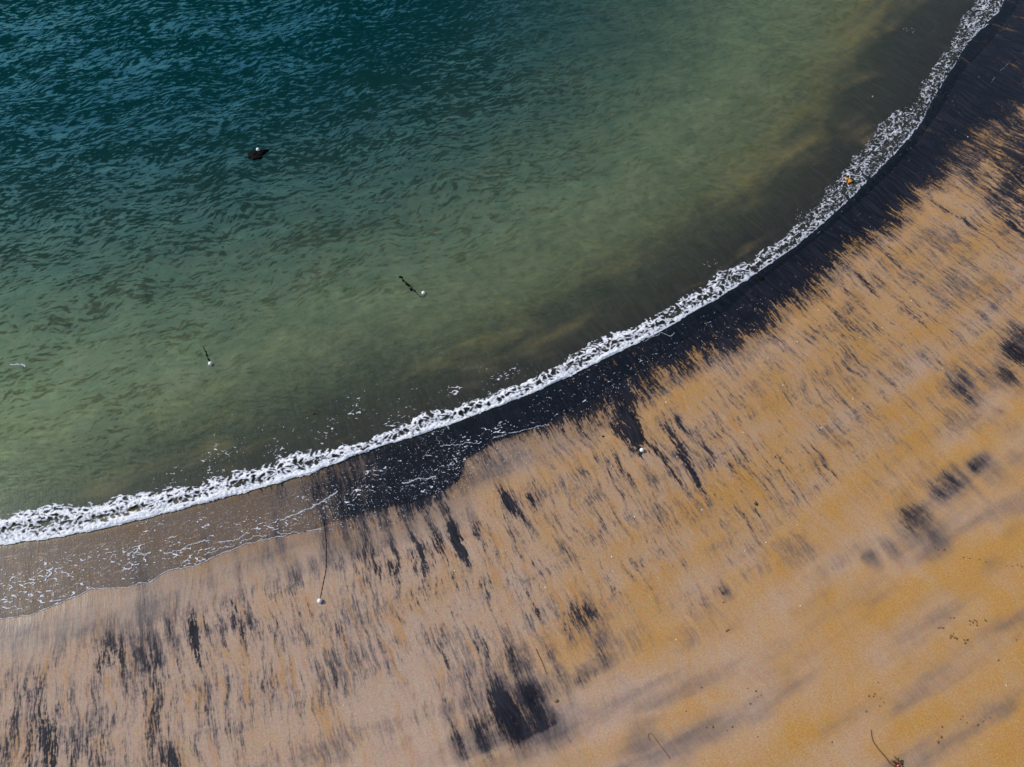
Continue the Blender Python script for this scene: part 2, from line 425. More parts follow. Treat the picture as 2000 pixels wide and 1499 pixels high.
    cov = cov + (0.10 + (0.74 + 1.0 * smoke + 0.25 * fbm(S / 1.6, r / 1.4, 97, 3)) * near + 0.28 * smoke * (1 - sstep(8, 20, -d))) * sstep(-0.3, 0.8, -d)
    haze = haze + (0.36 + 0.3 * near) * sea
    # smooth, freshly drained strip right below the swash at the left
    drained = (1 - sstep(2.0, 5.0, swd)) * sstep(-0.5, 0.3, swd) * (1 - sstep(0.33, 0.42, u))
    rill = rill * (1 - 0.45 * drained)
    insw = (1 - sstep(-0.4, 0.1, swd)) * sstep(0, 0.5, d) * (1 - sstep(0.28, 0.4, u))
    rill = rill * (1 - 0.6 * insw)
    cov = cov * (1 - 0.2 * drained)
    hi = hi + 0.25 * drained
    # ---- tint
    warm = 0.66 + 0.36 * fbm(S / 9, r / 5, 61, 3)
    warm = warm + 0.35 * sstep(18, 40, d) * sstep(0.35, 0.6, u)
    warm = warm - 0.72 * (1 - sstep(0.05, 0.50, u)) * sstep(0, 4, swd)
    warm = warm - 0.45 * drained - 0.42 * insw
    warm = warm + 0.5 * sea + 0.40 * und * sstep(7, 18, d)
    ld = np.hypot(X - px(700, 1480)[0], Y - px(700, 1480)[1])
    warm = warm - 0.35 * (1 - sstep(2, 9, ld))  # whitish wet sheen painted as paler sand
    # shade of the undulation hollows, painted in as grey
    haze = np.maximum(haze, 0.44 * sstep(0.05, 0.55, -und) * sstep(9, 20, d))
    wet = 1 - sstep(0.3, 3.0, np.minimum(swd, kd + 1.0))
    wet = np.maximum(wet, 0.75 * drained)
    wet = np.maximum(wet, 0.30 * band)
    V = np.stack([X, Y, Z], 1)
    F = grid_faces(shp[1], shp[0])
    me = mesh_np('beach', V, F, sand_material())
    attr(me, 'pol', np.stack([S, r, np.zeros(n)], 1), True)
    for k, v in dict(cov=cov, haze=np.clip(haze, 0, 1.2), wet=np.clip(wet, 0, 1), warm=np.clip(warm, 0, 1), rill=rill, lo=lo, hi=hi).items():
        attr(me, k, v)
    o = link('beach', me)
    return tag(o, kind='structure')

# ================================================================== WATER
def water_material():
    N = NT('sea_water')
    depth = N.attr('depth'); amp = N.attr('amp'); thr = N.attr('thr'); film = N.attr('film')
    W = N.attr('wav', 'Vector')            # metres along and across the wave crests
    warp = N.noise(W, 0.10, 3, 0.55, col=True)
    W2 = N.vm('ADD', W, N.vm('MULTIPLY', N.vm('SUBTRACT', warp, (0.5, 0.5, 0.5)), (3.0, 5.0, 0)))
    WR = N.n('ShaderNodeCombineXYZ', X=N.vm('DOT_PRODUCT', W2, (0.86, 0.51, 0)), Y=N.vm('DOT_PRODUCT', W2, (-0.51, 0.86, 0)), Z=3.0)
    a = N.noise(N.vm('MULTIPLY', W2, (1 / 1.5, 1 / 0.38, 1)), 1, 5, 0.62)
    a2 = N.noise(N.vm('MULTIPLY', WR, (1 / 1.1, 1 / 0.33, 1)), 1, 4, 0.62)
    b = N.noise(N.vm('MULTIPLY', W2, (1 / 0.6, 1 / 0.22, 1)), 1, 2, 0.6)
    sw = N.noise(N.vm('MULTIPLY', W2, (1 / 9.0, 1 / 2.6, 1)), 1, 2, 0.5)
    f = N.add(N.mul(a, 0.85), N.mul(a2, 0.55), N.mul(b, 0.30), N.mul(sw, 0.33))
    f = N.math('SUBTRACT', f, 1.015)
    mask0 = N.step(f, N.math('SUBTRACT', thr, 0.06), N.math('ADD', thr, 0.06))
    fn = N.noise(N.vm('MULTIPLY', W, (1 / 0.5, 1 / 0.17, 1)), 1, 3, 0.65)
    f2 = N.noise(N.vm('MULTIPLY', W2, (1 / 0.9, 1 / 0.34, 1)), 1, 4, 0.65)
    calm = N.add(0.10, N.mul(N.step(f2, 0.44, 0.57), 0.70), N.mul(N.step(fn, 0.42, 0.60), 0.40))
    calm = N.mul(calm, N.mul(N.step(depth, 0.02, 0.7), 1.6))
    mask = N.add(N.mul(mask0, amp), N.mul(calm, N.math('SUBTRACT', 1.0, amp)))   # painted reflection strength: bright facets against dark ones
    tilt = N.mul(N.mapr(mask0, 0, 1, -0.16, 0.20), amp)
    fine = N.mul(N.math('SUBTRACT', fn, 0.5), 0.30)
    geo = N.n('ShaderNodeNewGeometry', 1)
    tl = N.add(tilt, fine)
    nrm = N.vm('NORMALIZE', N.vm('ADD', geo, N.vm('SCALE', (-0.35, 0.93, 0), sc=tl)))
    # water column: light left after passing the depth, and light scattered back by it
    kk = (1.45, 0.72, 0.92)
    ex = [N.math('EXPONENT', N.mul(depth, -k)) for k in kk]
    T = N.n('ShaderNodeCombineColor', Red=ex[0], Green=ex[1], Blue=ex[2])
    body = (0.0004, 0.025, 0.026)
    sc = [N.mul(N.math('SUBTRACT', 1.0, e), bv) for e, bv in zip(ex, body)]
    silt = N.math('SUBTRACT', 1.0, N.math('EXPONENT', N.mul(depth, -1.9)))
    silt = N.mul(silt, N.math('EXPONENT', N.mul(depth, -0.80)))
    q1 = N.noise(N.vm('MULTIPLY', W2, (1 / 1.1, 1 / 0.8, 1)), 1, 5, 0.68)
    q2 = N.noise(W, 0.22, 4, 0.6)
    silt = N.mul(silt, N.mul(N.mapr(q1, 0.3, 0.7, 0.62, 1.38), N.mapr(q2, 0.3, 0.7, 0.72, 1.28)))
    silt = N.mul(silt, N.math('SUBTRACT', 1.0, film))
    silt = N.mul(silt, N.mapr(N.step(depth, 0.08, 0.75), 0, 1, 0.30, 1.0))
    sc = [N.add(v, N.mul(silt, k)) for v, k in zip(sc, (0.176, 0.178, 0.088))]
    brn = N.mul(N.math('SUBTRACT', 1.0, N.math('EXPONENT', N.mul(depth, -7.0))), N.math('EXPONENT', N.mul(depth, -3.2)))
    brn = N.mul(brn, N.math('SUBTRACT', 1.0, film))
    sc = [N.add(v, N.mul(brn, k)) for v, k in zip(sc, (0.030, 0.019, 0.010))]
    sc2 = N.n('ShaderNodeCombineColor', Red=sc[0], Green=sc[1], Blue=sc[2])
    tr = N.n('ShaderNodeBsdfTransparent', Color=T)
    df = N.n('ShaderNodeBsdfDiffuse', Color=sc2, Normal=nrm)
    base = N.n('ShaderNodeAddShader', i0=tr, i1=df)
    gl = N.n('ShaderNodeBsdfGlossy', Color=N.mix(film, N.mix(N.step(depth, 1.2, 7.0), (0.68, 1.0, 0.56, 1), (0.34, 0.86, 1.0, 1)), (1, 1, 1, 1)), Roughness=N.mapr(film, 0, 1, 0.20, 0.14), Normal=nrm)  # reflection tint painted by depth, bluer over deep water
    fr = N.n('ShaderNodeFresnel', IOR=N.mapr(film, 0, 1, 2.1, 1.35), Normal=nrm)
    fr = N.mul(fr, N.math('MAXIMUM', N.mapr(mask, 0, 1, 0.05, 0.82), N.mul(film, 0.6)))
    sh = N.n('ShaderNodeMixShader', i0=fr, i1=base, i2=gl)
    return N.out(sh)

WA = math.radians(15)
def build_water():
    xs = axis(-63, 63, 0.26, 2500)
    ys = axis(-5, 86, 0.26, 2500)
    X, Y = np.meshgrid(xs, ys); shp = X.shape
    X = X.ravel(); Y = Y.ravel()
    phi, r = polar(X, Y)
    d = r - front(phi); sw = swash(phi)
    zb = beach_z(phi, r)
    e = X * math.cos(WA) + Y * math.sin(WA); c = -X * math.sin(WA) + Y * math.cos(WA)
    far = 1 - sstep(150, 400, np.hypot(X, Y - 40))
    off = sstep(1.5, 16, -d)
    wave = 0.10 * fbm(e / 9 + 0.4 * perlin(e / 7, c / 7, 3), c / 3.2, 4, 3) + 0.05 * fbm(e / 2.6, c / 1.1, 8, 2)
    Z = wave * off * far
    swell = 0.12 * np.exp(-((d + 0.7) / 0.9) ** 2)          # the little breaking bore
    swell = swell * (0.75 + 0.25 * perlin(phi * RS / 3, r * 0, 77))
    Z = np.maximum(Z + swell, zb + 0.02 + 0.006 * perlin(X / 1.2, Y / 1.2, 90))
    keep = (r < sw + 0.02)
    # pull the last ring of vertices exactly onto the swash edge
    shpk = keep.reshape(shp)
    nb = shpk.copy()
    nb[1:] |= shpk[:-1]; nb[:-1] |= shpk[1:]; nb[:, 1:] |= shpk[:, :-1]; nb[:, :-1] |= shpk[:, 1:]
    nb[1:, 1:] |= shpk[:-1, :-1]; nb[:-1, :-1] |= shpk[1:, 1:]; nb[1:, :-1] |= shpk[:-1, 1:]; nb[:-1, 1:] |= shpk[1:, :-1]
    ring = nb.ravel() & ~keep
    X2, Y2 = unpolar(phi, sw + 0.02 * perlin(phi * RS / 0.4, phi * 0, 13))
    X = np.where(ring, X2, X); Y = np.where(ring, Y2, Y)
    rr = np.where(ring, sw, r)
    zb = beach_z(phi, rr)
    Z = np.where(ring, zb + 0.004, Z)
    depth = np.maximum(Z - zb, 0.0)
    depth = np.where(ring, 0, depth)
    u = along(phi)
    # facet tilt and painted reflection: strong offshore at the left, weak in the shallows and to the right
    ix = X; iy = Y
    shal = sstep(8, 19, -d + 3.0 * perlin(e / 10, c / 5, 14) + 6 * (1 - sstep(0.0, 0.25, u)))
    right = 1 - sstep(0.42, 0.72, u + 0.04 * perlin(X / 8, Y / 8, 15))
    amp = shal * (0.22 + 0.78 * right) * far + 0.06
    thr = -0.035 + 0.165 * sstep(26, 50, -d) * right - 0.03 * (1 - sstep(12, 34, -d)) - 0.105 * sstep(12, 48, -X + 0.55 * (Y - 45)) * sstep(30, 50, -d)  # sets the share of bright facets in the painted sky reflection
    V = np.stack([X, Y, Z], 1)
    F = grid_faces(shp[1], shp[0], nb)
    V, F, dep, am, th, ee, cc, fm = compact(V, F, depth, amp, thr, e, c, sstep(-0.5, 0.5, d))
    me = mesh_np('sea', V, F, water_material())
    attr(me, 'depth', dep); attr(me, 'amp', am); attr(me, 'thr', th); attr(me, 'film', fm)
    attr(me, 'wav', np.stack([ee, cc, ee * 0], 1), True)
    return tag(link('sea', me), kind='structure')

def water_z(X, Y):
    phi, r = polar(X, Y)
    zb = beach_z(phi, r); d = r - front(phi)
    swell = 0.12 * np.exp(-((d + 0.7) / 0.9) ** 2)
    return np.maximum(swell, zb + 0.02)

# ================================================================== FOAM
def foam_material():
    N = NT('foam')
    geo = N.n('ShaderNodeNewGeometry', 0)
    n1 = N.noise(geo, 7.0, 3, 0.6)
    c = N.mix(N.step(n1, 0.35, 0.65), (0.40, 0.42, 0.50, 1), (0.66, 0.67, 0.72, 1))
    c = N.mix(N.step(N.attr('den'), 0.45, 1.0), c, (0.78, 0.79, 0.82, 1))
    n2 = N.noise(geo, 16.0, 3, 0.65)
    den = N.attr('den')                      # how thick the bubbles lie
    al = N.step(N.add(den, N.mul(N.math('SUBTRACT', n2, 0.5), 0.9)), 0.0, 0.66)
    sh = N.n('ShaderNodeBsdfPrincipled', Base_Color=c, Roughness=0.7, Specular_IOR_Level=0.3, Alpha=al,
             Normal=N.n('ShaderNodeBump', Strength=0.8, Distance=0.06, Height=n1))
    return N.out(sh)

def ridge(x, y, seed, octv=2):
    v = 0; a = 1; t = 0
    for i in range(octv):
        v = v + a * (1 - np.abs(perlin(x * 2 ** i, y * 2 ** i, seed + 31 * i)) * 1.6)
        t += a; a *= 0.5
    return v / t

def build_foam():
    mat = foam_material()
    ds = 0.055
    s0 = (PHI_L - 0.06) * RS; s1 = (PHI_R + 0.06) * RS
    S = np.arange(s0, s1, ds * RS / 118.0)
    D = np.arange(-9.0, 11.0, ds)
    SS, DD = np.meshgrid(S, D); shp = SS.shape
    s = SS.ravel(); d = DD.ravel(); phi = s / RS
    r = front(phi) + d
    u = along(phi)
    X, Y = unpolar(phi, r)
    inside = (np.abs(X) < 62) & (Y < 86) & (Y > -3)
    # --- breaking bore
    wob = 0.10 * perlin(s / 0.8, s * 0, 1) + 0.06 * perlin(s / 0.25, s * 0, 2)
    fr_ = wob
    bk = back(phi) - front(phi) + 0.35 * perlin(s / 1.1, s * 0, 3) + 0.25 * perlin(s / 0.35, d / 0.6, 4)
    w_ = np.maximum(fr_ - bk, 0.3)
    t = (d - bk) / w_
    wx = X + 0.12 * perlin(X / 0.5, Y / 0.5, 33); wy = Y + 0.12 * perlin(X / 0.5, Y / 0.5, 34)
    cell = ridge(s / 0.30 + 0.4 * perlin(s / .5, d / .5, 8), d / 0.42 + 0.4 * perlin(s / .5, d / .5, 9), 5, 2)
    finef = fbm(wx / 0.20, wy / 0.20, 6, 2)
    clump = fbm(s / 1.6, d / 0.7, 7, 2)
    dense = (1 - sstep(0.30, 0.75, u))                          # left is thick, right is a thin lace
    solid = sstep(0.58, 0.9, t) * (0.12 + 0.74 * dense) + 0.45 * np.exp(-((t - 0.28) / 0.16) ** 2) * dense
    rimb = np.exp(-((t - 0.97) / 0.04) ** 2) * (0.22 + 0.28 * dense)
    val = 0.62 * cell + 0.22 * finef + 0.16 * clump + 0.42 * solid + rimb + 0.10 * (1 - dense) * np.exp(-((t - 0.35) / 0.35) ** 2)
    th_ = 0.31 + 0.10 * (1 - dense)
    m1 = (t > 0) & (t < 1) & (val > th_) & inside
    # --- lace left on the swash film and specks on the black belt
    sd_ = swash(phi) - front(phi)
    q = d / np.maximum(sd_, 0.2)
    worm = ridge(s / 0.33 + 0.5 * perlin(s / 1.1, d / 1.1, 18), d / 0.42, 15, 2)
    pat = fbm(s / 2.2, d / 1.3, 16, 3)
    lacearea = (q > 0.02) & (q < 0.985) & (d > 0)
    dn = (1 - sstep(0.30, 0.40, u)) * (0.6 + 0.4 * (1 - sstep(0.0, 0.2, u)))
    dn = np.maximum(dn, 0.42 * (1 - sstep(0.44, 0.52, u)))
    dn = dn * (0.55 + 0.45 * sstep(0.15, 0.45, q))
    lv = worm + 0.22 * pat + 0.24 * dn + 0.12 * fbm(wx / 0.14, wy / 0.14, 19, 1)
    m2 = lacearea & (lv > 0.995) & inside & (dn > 0.05)
    # --- wisps drifting just seaward of the bore
    wis = np.zeros(len(s))
    for (x, y, rad) in [(960,755,50),(900,775,45),(870,800,50),(1005,735,40),(940,735,30),(780,815,60),(640,850,50),(540,880,40),(410,905,60),(340,930,40),(455,880,30),(1030,730,30),(300,945,30),(700,800,40),(1400,520,30),(1560,420,25),(1780,60,20),(1700,185,18)]:
        gx, gy = px(x, y)
        wis = np.maximum(wis, 1 - sstep(0.2, 1.2, np.hypot(X - gx, (Y - gy) * 0.8) / (rad * mpp(x, y))))
    m3 = (d < 0) & (t < 0) & (worm + 0.25 * pat + 0.27 * wis + 0.12 * fbm(wx / .14, wy / .14, 20, 1) > 1.08) & (wis > 0.02)
    zw = water_z(X, Y)
    hump = np.clip(0.10 + 0.10 * finef + 0.10 * clump, 0.0, 0.3) * sstep(0.0, 0.3, t) * (1 - sstep(0.93, 1.0, t) * 0.8) * (0.5 + 0.5 * dense)
    zf = zw + 0.012
    den1 = np.clip((val - th_) / 0.36, 0, 1) * (0.72 + 0.28 * dense); den2 = np.clip((np.where(m3, worm + 0.25 * pat + 0.27 * wis - 1.05, lv - 0.97)) / 0.16, 0, 0.75)
    for nm, m, hz, dq in (('breaker_foam', m1, hump, den1), ('swash_foam', m2 | m3, 0 * hump, den2)):
        mk = m.reshape(shp)
        fc = mk[:-1, :-1] & mk[1:, 1:] | (mk[1:, :-1] & mk[:-1, 1:])
        i = np.arange(shp[1] - 1)[None, :]; j = np.arange(shp[0] - 1)[:, None]
        a = j * shp[1] + i
        F = np.stack([a, a + shp[1], a + 1 + shp[1], a + 1], -1)[fc]
        V = np.stack([X, Y, zf + hz], 1)
        V, F, dq = compact(V, F, dq)
        if nm == 'swash_foam':
            EV, EF = foam_extras()
            F = np.concatenate([F, EF + len(V)]); V = np.concatenate([V, EV]); dq = np.concatenate([dq, np.full(len(EV), 0.42)])
        me = mesh_np(nm, V, F, mat)
        attr(me, 'den', dq)
        o = link(nm, me)
        if nm == 'breaker_foam':
            tag(o, 'white churned foam of the small wave breaking along the curved shore', 'foam', kind='stuff')
        else:
            tag(o, 'thin white lace, lines and specks of foam left by the swash', 'foam', kind='stuff')

def foam_extras():
    V = []; F = []
    def ribbon(pts, wdt, gap=0.0, jit=0.05, seed=0, pxs=True):
        p = np.array(pts, float)
        if pxs:
            gx, gy = px(p[:, 0], p[:, 1])
        else: gx, gy = p[:, 0], p[:, 1]
        L = np.concatenate([[0], np.cumsum(np.hypot(np.diff(gx), np.diff(gy)))])
        tt = np.arange(0, L[-1], 0.09)
        x = np.interp(tt, L, gx); y = np.interp(tt, L, gy)
        tx = np.gradient(x); ty = np.gradient(y); ln = np.hypot(tx, ty) + 1e-9
        nx, ny = -ty / ln, tx / ln
        off = 2.2 * jit * (perlin(tt / 0.9, tt * 0 + seed, 3) + 0.6 * perlin(tt / 0.22, tt * 0 + seed, 4))
        x = x + nx * off; y = y + ny * off
        wd = wdt * (0.65 + 0.6 * perlin(tt / 0.5, tt * 0 + seed, 5))
        wd = np.maximum(wd, 0.0)
        on = perlin(tt / 1.5, tt * 0 + seed * 3, 6) > (gap - 1.0)
        z = water_z(x, y) + 0.02
        for k in range(len(tt) - 1):
            if not on[k] or wd[k] < 0.008: continue
            b = len(V)
            V.append((x[k] - nx[k] * wd[k], y[k] - ny[k] * wd[k], z[k])); V.append((x[k + 1] - nx[k + 1] * wd[k + 1], y[k + 1] - ny[k + 1] * wd[k + 1], z[k + 1]))
            V.append((x[k + 1] + nx[k + 1] * wd[k + 1], y[k + 1] + ny[k + 1] * wd[k + 1], z[k + 1])); V.append((x[k] + nx[k] * wd[k], y[k] + ny[k] * wd[k], z[k]))
            F.append((b, b + 1, b + 2, b + 3))
    # edge of the spent swash
    ph = np.linspace(PHI_L - 0.04, float(polar(*px(560, 1045))[0]), 400)
    ex, ey = unpolar(ph, swash(ph) - 0.03)
    ribbon(np.stack([ex, ey], 1), 0.045, 0.35, 0.05, 1, False)
    ribbon([(548,1018),(580,1004),(610,992),(635,978),(662,960)], 0.075, 0.3, 0.06, 2)
    ribbon([(785,945),(805,940),(828,937),(852,932)], 0.065, 0.3, 0.08, 3)
    ribbon([(250,1082),(300,1080),(330,1082),(370,1068),(400,1056),(440,1062),(490,1042)], 0.06, 0.75, 0.09, 4)
    ribbon([(400,1085),(450,1068),(500,1050),(560,1044),(640,1034)], 0.04, 0.9, 0.09, 5)
    ribbon([(860,872),(930,866),(960,858),(1020,842),(1060,832),(1100,830)], 0.035, 0.85, 0.08, 6)
    ribbon([(1260,668),(1290,650),(1310,658),(1340,640)], 0.03, 0.8, 0.06, 7)
    ribbon([(1360,640),(1420,615),(1450,600)], 0.02, 1.0, 0.05, 8)
    ribbon([(1930,170),(1945,150),(1965,130),(1982,115)], 0.014, 0.95, 0.08, 9)
    ribbon([(1880,92),(1905,66),(1930,48)], 0.07, 0.3, 0.06, 10)
    ribbon([(20,712),(34,711),(52,715)], 0.08, 0.5, 0.1, 11)
    # bubbles: little flat six-sided rafts
    def raft(x, y, rad, z):
        b = len(V)
        a0 = random.random() * 6
        for k in range(4):
            a = a0 + k * math.pi / 2
            rr = rad * random.uniform(0.7, 1.2)
            V.append((x + rr * math.cos(a), y + rr * math.sin(a), z))
        F.append((b, b + 1, b + 2, b + 3))
    cl = [(1230,740,90,40,170),(1180,760,90,40,120),(1320,690,90,40,150),(1420,640,70,30,110),(1480,600,60,30,60),(1080,800,80,30,90),(1050,840,60,16,60),(880,920,60,40,200),(960,895,70,26,170),(740,960,80,50,200),(660,985,70,40,200),(820,950,60,40,160),(700,1010,60,30,150),(600,1025,60,24,120),(780,870,60,20,60),(860,860,60,20,60),(1640,440,80,40,50),(1760,290,60,60,50),(1850,180,40,60,40),(620,840,120,40,60),(760,790,120,50,70),(460,890,80,40,40)]
    for (x, y, rx, ry, n) in cl:
        for _ in range(int(n * 0.6)):
            a = px(x + random.gauss(0, rx * .6), y + random.gauss(0, ry * .6))
            X, Y = float(a[0]), float(a[1])
            raft(X, Y, random.choice((0.02, 0.028, 0.035, 0.05)), float(water_z(X, Y)) + 0.03)
    # left swash: denser bubbles
    for _ in range(1300):
        ph = random.uniform(PHI_L - 0.02, float(polar(*px(900, 900))[0])); qq = random.random()
        rr = float(front(ph)) + qq * float(swash(ph) - front(ph)) * 0.97
        X, Y = unpolar(ph, rr)
        raft(float(X), float(Y), random.choice((0.018, 0.025, 0.035)), float(water_z(X, Y)) + 0.02)
    return np.array(V), np.array(F)

build_beach()
build_water()
build_foam()

# ================================================================== THINGS
def simple_mat(name, c1, c2, scale=8.0, rough=0.6, spec=0.4):
    N = NT(name)
    co = N.n('ShaderNodeTexCoord', 3)
    f = N.noise(co, scale, 4, 0.6)
    c = N.mix(N.step(f, 0.35, 0.65), c1 + (1,), c2 + (1,))
    return N.out(N.n('ShaderNodeBsdfPrincipled', Base_Color=c, Roughness=rough, Specular_IOR_Level=spec,
                     Normal=N.n('ShaderNodeBump', Strength=0.4, Distance=0.01, Height=f)))
M_FLOAT = simple_mat('buoy_plastic', (0.80, 0.80, 0.78), (0.72, 0.72, 0.68), 5, 0.35, 0.5)
M_ROPE = simple_mat('weedy_rope', (0.006, 0.006, 0.005), (0.03, 0.016, 0.008), 14, 0.9, 0.1)
M_WEED = simple_mat('dark_weed', (0.002, 0.003, 0.003), (0.006, 0.006, 0.004), 10, 0.8, 0.08)
M_ORANGE = simple_mat('orange_weed', (0.62, 0.20, 0.01), (0.75, 0.36, 0.02), 9, 0.45, 0.4)
M_KELP = simple_mat('brown_kelp', (0.10, 0.05, 0.010), (0.16, 0.085, 0.02), 9, 0.5, 0.4)
M_SCRAP = simple_mat('scrap_weed', (0.13, 0.075, 0.022), (0.20, 0.12, 0.035), 12, 0.7, 0.2)
M_SHELL = simple_mat('shell', (0.78, 0.76, 0.72), (0.62, 0.58, 0.52), 12, 0.5, 0.4)
M_STONE = simple_mat('dark_stone', (0.02, 0.017, 0.014), (0.06, 0.045, 0.03), 9, 0.5, 0.4)
M_PINK = simple_mat('pink_plastic', (0.75, 0.08, 0.16), (0.60, 0.05, 0.12), 9, 0.4, 0.4)

def tube_geo(pts, radii, seg=6):
    V = []; F = []
    n = len(pts)
    P = [Vector(p) for p in pts]
    for i, p in enumerate(P):
        t = (P[min(i + 1, n - 1)] - P[max(i - 1, 0)])
        if t.length < 1e-6: t = Vector((1, 0, 0))
        t.normalize()
        a = t.cross(Vector((0, 0, 1)))
        if a.length < 1e-3: a = Vector((1, 0, 0))
        a.normalize(); b = a.cross(t)
        rr = radii[i] if hasattr(radii, '__len__') else radii
        for k in range(seg):
            an = 2 * math.pi * k / seg
            V.append(p + a * math.cos(an) * rr + b * math.sin(an) * rr)
    for i in range(n - 1):
        for k in range(seg):
            F.append((i * seg + k, i * seg + (k + 1) % seg, (i + 1) * seg + (k + 1) % seg, (i + 1) * seg + k))
    F.append(tuple(range(seg))[::-1]); F.append(tuple((n - 1) * seg + k for k in range(seg)))
    return V, F
def pydata(name, V, F, mat, parent=None, smooth=True):
    me = bpy.data.meshes.new(name)
    me.from_pydata([tuple(v) for v in V], [], F)
    me.update()
    if smooth:
        me.polygons.foreach_set('use_smooth', [True] * len(F))
    me.materials.append(mat)
    return link(name, me, parent)
def smooth_path(pts, n=24):
    P = np.array(pts, float)
    out = []
    for i in range(len(P) - 1):
        p0 = P[max(i - 1, 0)]; p1 = P[i]; p2 = P[i + 1]; p3 = P[min(i + 2, len(P) - 1)]
        k = max(2, n // (len(P) - 1))
        for t in np.linspace(0, 1, k, endpoint=False):
            out.append(0.5 * (2 * p1 + (p2 - p0) * t + (2 * p0 - 5 * p1 + 4 * p2 - p3) * t * t + (3 * p1 - p0 - 3 * p2 + p3) * t ** 3))
    out.append(P[-1])
    return out
def lump_geo(rx, ry, rz, seed, seg=12, ring=8, rough=0.35):
    V = []; F = []
    for j in range(ring + 1):
        th = math.pi * j / ring
        for i in range(seg):
            ph = 2 * math.pi * i / seg
            x, y, z = math.sin(th) * math.cos(ph), math.sin(th) * math.sin(ph), math.cos(th)
            k = 1 + rough * float(perlin(np.array([x * 1.7 + seed * 3.1 + z]), np.array([y * 1.7 + z * 1.3 + seed]), seed)[0])
            V.append((x * rx * k, y * ry * k, z * rz * k))
    for j in range(ring):
        for i in range(seg):
            F.append((j * seg + i, j * seg + (i + 1) % seg, (j + 1) * seg + (i + 1) % seg, (j + 1) * seg + i)[::-1])
    return V, F
def blades_geo(n, length, width, rng, flat=0.25, thick=0.008):
    """a tuft of curling weed blades, each a thin closed strip"""
    V = []; F = []
    for _ in range(n):
        a = rng.uniform(0, 2 * math.pi); L = length * rng.uniform(0.5, 1.1); bend = rng.uniform(-1.2, 1.2); w0 = width * rng.uniform(0.6, 1.2)
        x = y = 0.0; z = 0.02 + rng.uniform(0, 0.06)
        rows = 6; b = len(V)
        for i in range(rows):
            t = i / (rows - 1)
            ww = w0 * (0.35 + math.sin(math.pi * min(t * 0.9 + 0.1, 1)) * 0.8)
            an = a + bend * t
            nx, ny = -math.sin(an), math.cos(an)
            zz = z + flat * 0.3 * math.sin(t * 5 + a)
            zz = max(zz, 0.0)
            V += [(x + nx * ww, y + ny * ww, zz + thick), (x - nx * ww, y - ny * ww, zz + thick), (x - nx * ww, y - ny * ww, zz), (x + nx * ww, y + ny * ww, zz)]
            x += math.cos(an) * L / rows; y += math.sin(an) * L / rows
        for i in range(rows - 1):
            for k in range(4):
                p = b + i * 4
                F.append((p + k, p + 4 + k, p + 4 + (k + 1) % 4, p + (k + 1) % 4))
        F.append((b, b + 1, b + 2, b + 3)); e = b + (rows - 1) * 4; F.append((e + 3, e + 2, e + 1, e))
    return V, F

def float_geo(R):
    V = []; F = []; seg, ring = 20, 14
    for j in range(ring + 1):
        th = math.pi * j / ring
        for i in range(seg):
            ph = 2 * math.pi * i / seg
            V.append((R * math.sin(th) * math.cos(ph), R * math.sin(th) * math.sin(ph), R * 0.97 * math.cos(th)))
    for j in range(ring):
        for i in range(seg):
            F.append((j * seg + i, (j + 1) * seg + i, (j + 1) * seg + (i + 1) % seg, j * seg + (i + 1) % seg))
    return V, F
def ring_geo(R, r, c):
    V = []; F = []; a, b = 12, 6
    for i in range(a):
        for j in range(b):
            A = 2 * math.pi * i / a; B = 2 * math.pi * j / b
            V.append((c[0] + (R + r * math.cos(B)) * math.cos(A), c[1] + r * math.sin(B), c[2] + (R + r * math.cos(B)) * math.sin(A)))
    for i in range(a):
        for j in range(b):
            F.append((i * b + j, ((i + 1) % a) * b + j, ((i + 1) % a) * b + (j + 1) % b, i * b + (j + 1) % b))
    return V, F

R_B = 0.18
def buoy(x, y, label, afloat, rope_px, rope_r=0.025, knots=(), weed=None, group='white round mooring floats'):
    if afloat:
        X, Y = [float(v) for v in px(x, y, 0.08)]
        z = float(water_z(X, Y)) - 0.04
    else:
        X, Y, z = ground(x, y)
    rz = random.uniform(-1, 1)
    root = thing('mooring_buoy', (X, Y, z), label, 'buoy', group)
    V, F = float_geo(R_B)
    up = 0.22 if weed else 0.0
    fl = pydata('float', [(a, b, c + R_B * 0.9 + up) for a, b, c in V], F, M_FLOAT, root)
    V, F = ring_geo(0.04, 0.014, (0.0, -R_B - 0.02, R_B * 0.6))
    ey = pydata('lifting_eye', V, F, M_FLOAT, fl)
    ey.rotation_euler = (0, 0, rz)
    pts = []
    for (a, b) in rope_px:
        if afloat:
            p = px(a, b); zz = 0.012 + float(water_z(*p)) - z
            pts.append((float(p[0]) - X, float(p[1]) - Y, zz))
        else:
            g = ground(a, b)
            wz = float(water_z(g[0], g[1])) if polar(g[0], g[1])[1] < swash(polar(g[0], g[1])[0]) else g[2]
            pts.append((g[0] - X, g[1] - Y, max(g[2], wz) + 0.03 - z))
    if pts:
        pts = smooth_path(pts, 48)
        rad = [rope_r * (1 + 0.35 * math.sin(i * 1.9)) for i in range(len(pts))]
        V, F = tube_geo(pts, rad, 6)
        pydata('rope', V, F, M_ROPE, root)
    for k, (a, b, L, wd) in enumerate(knots):
        p = px(a, b)
        V, F = lump_geo(L * .5, wd * .5, 0.035, 40 + k, 10, 6, 0.6)
        o = pydata('weed_tuft', V, F, M_WEED, root)
        o.location = (float(p[0]) - X, float(p[1]) - Y, float(water_z(*p)) + 0.02 - z)
        o.rotation_euler = (0, 0, -0.8 + random.uniform(-.3, .3))
    if weed:
        weed(root, X, Y, z)
    return root

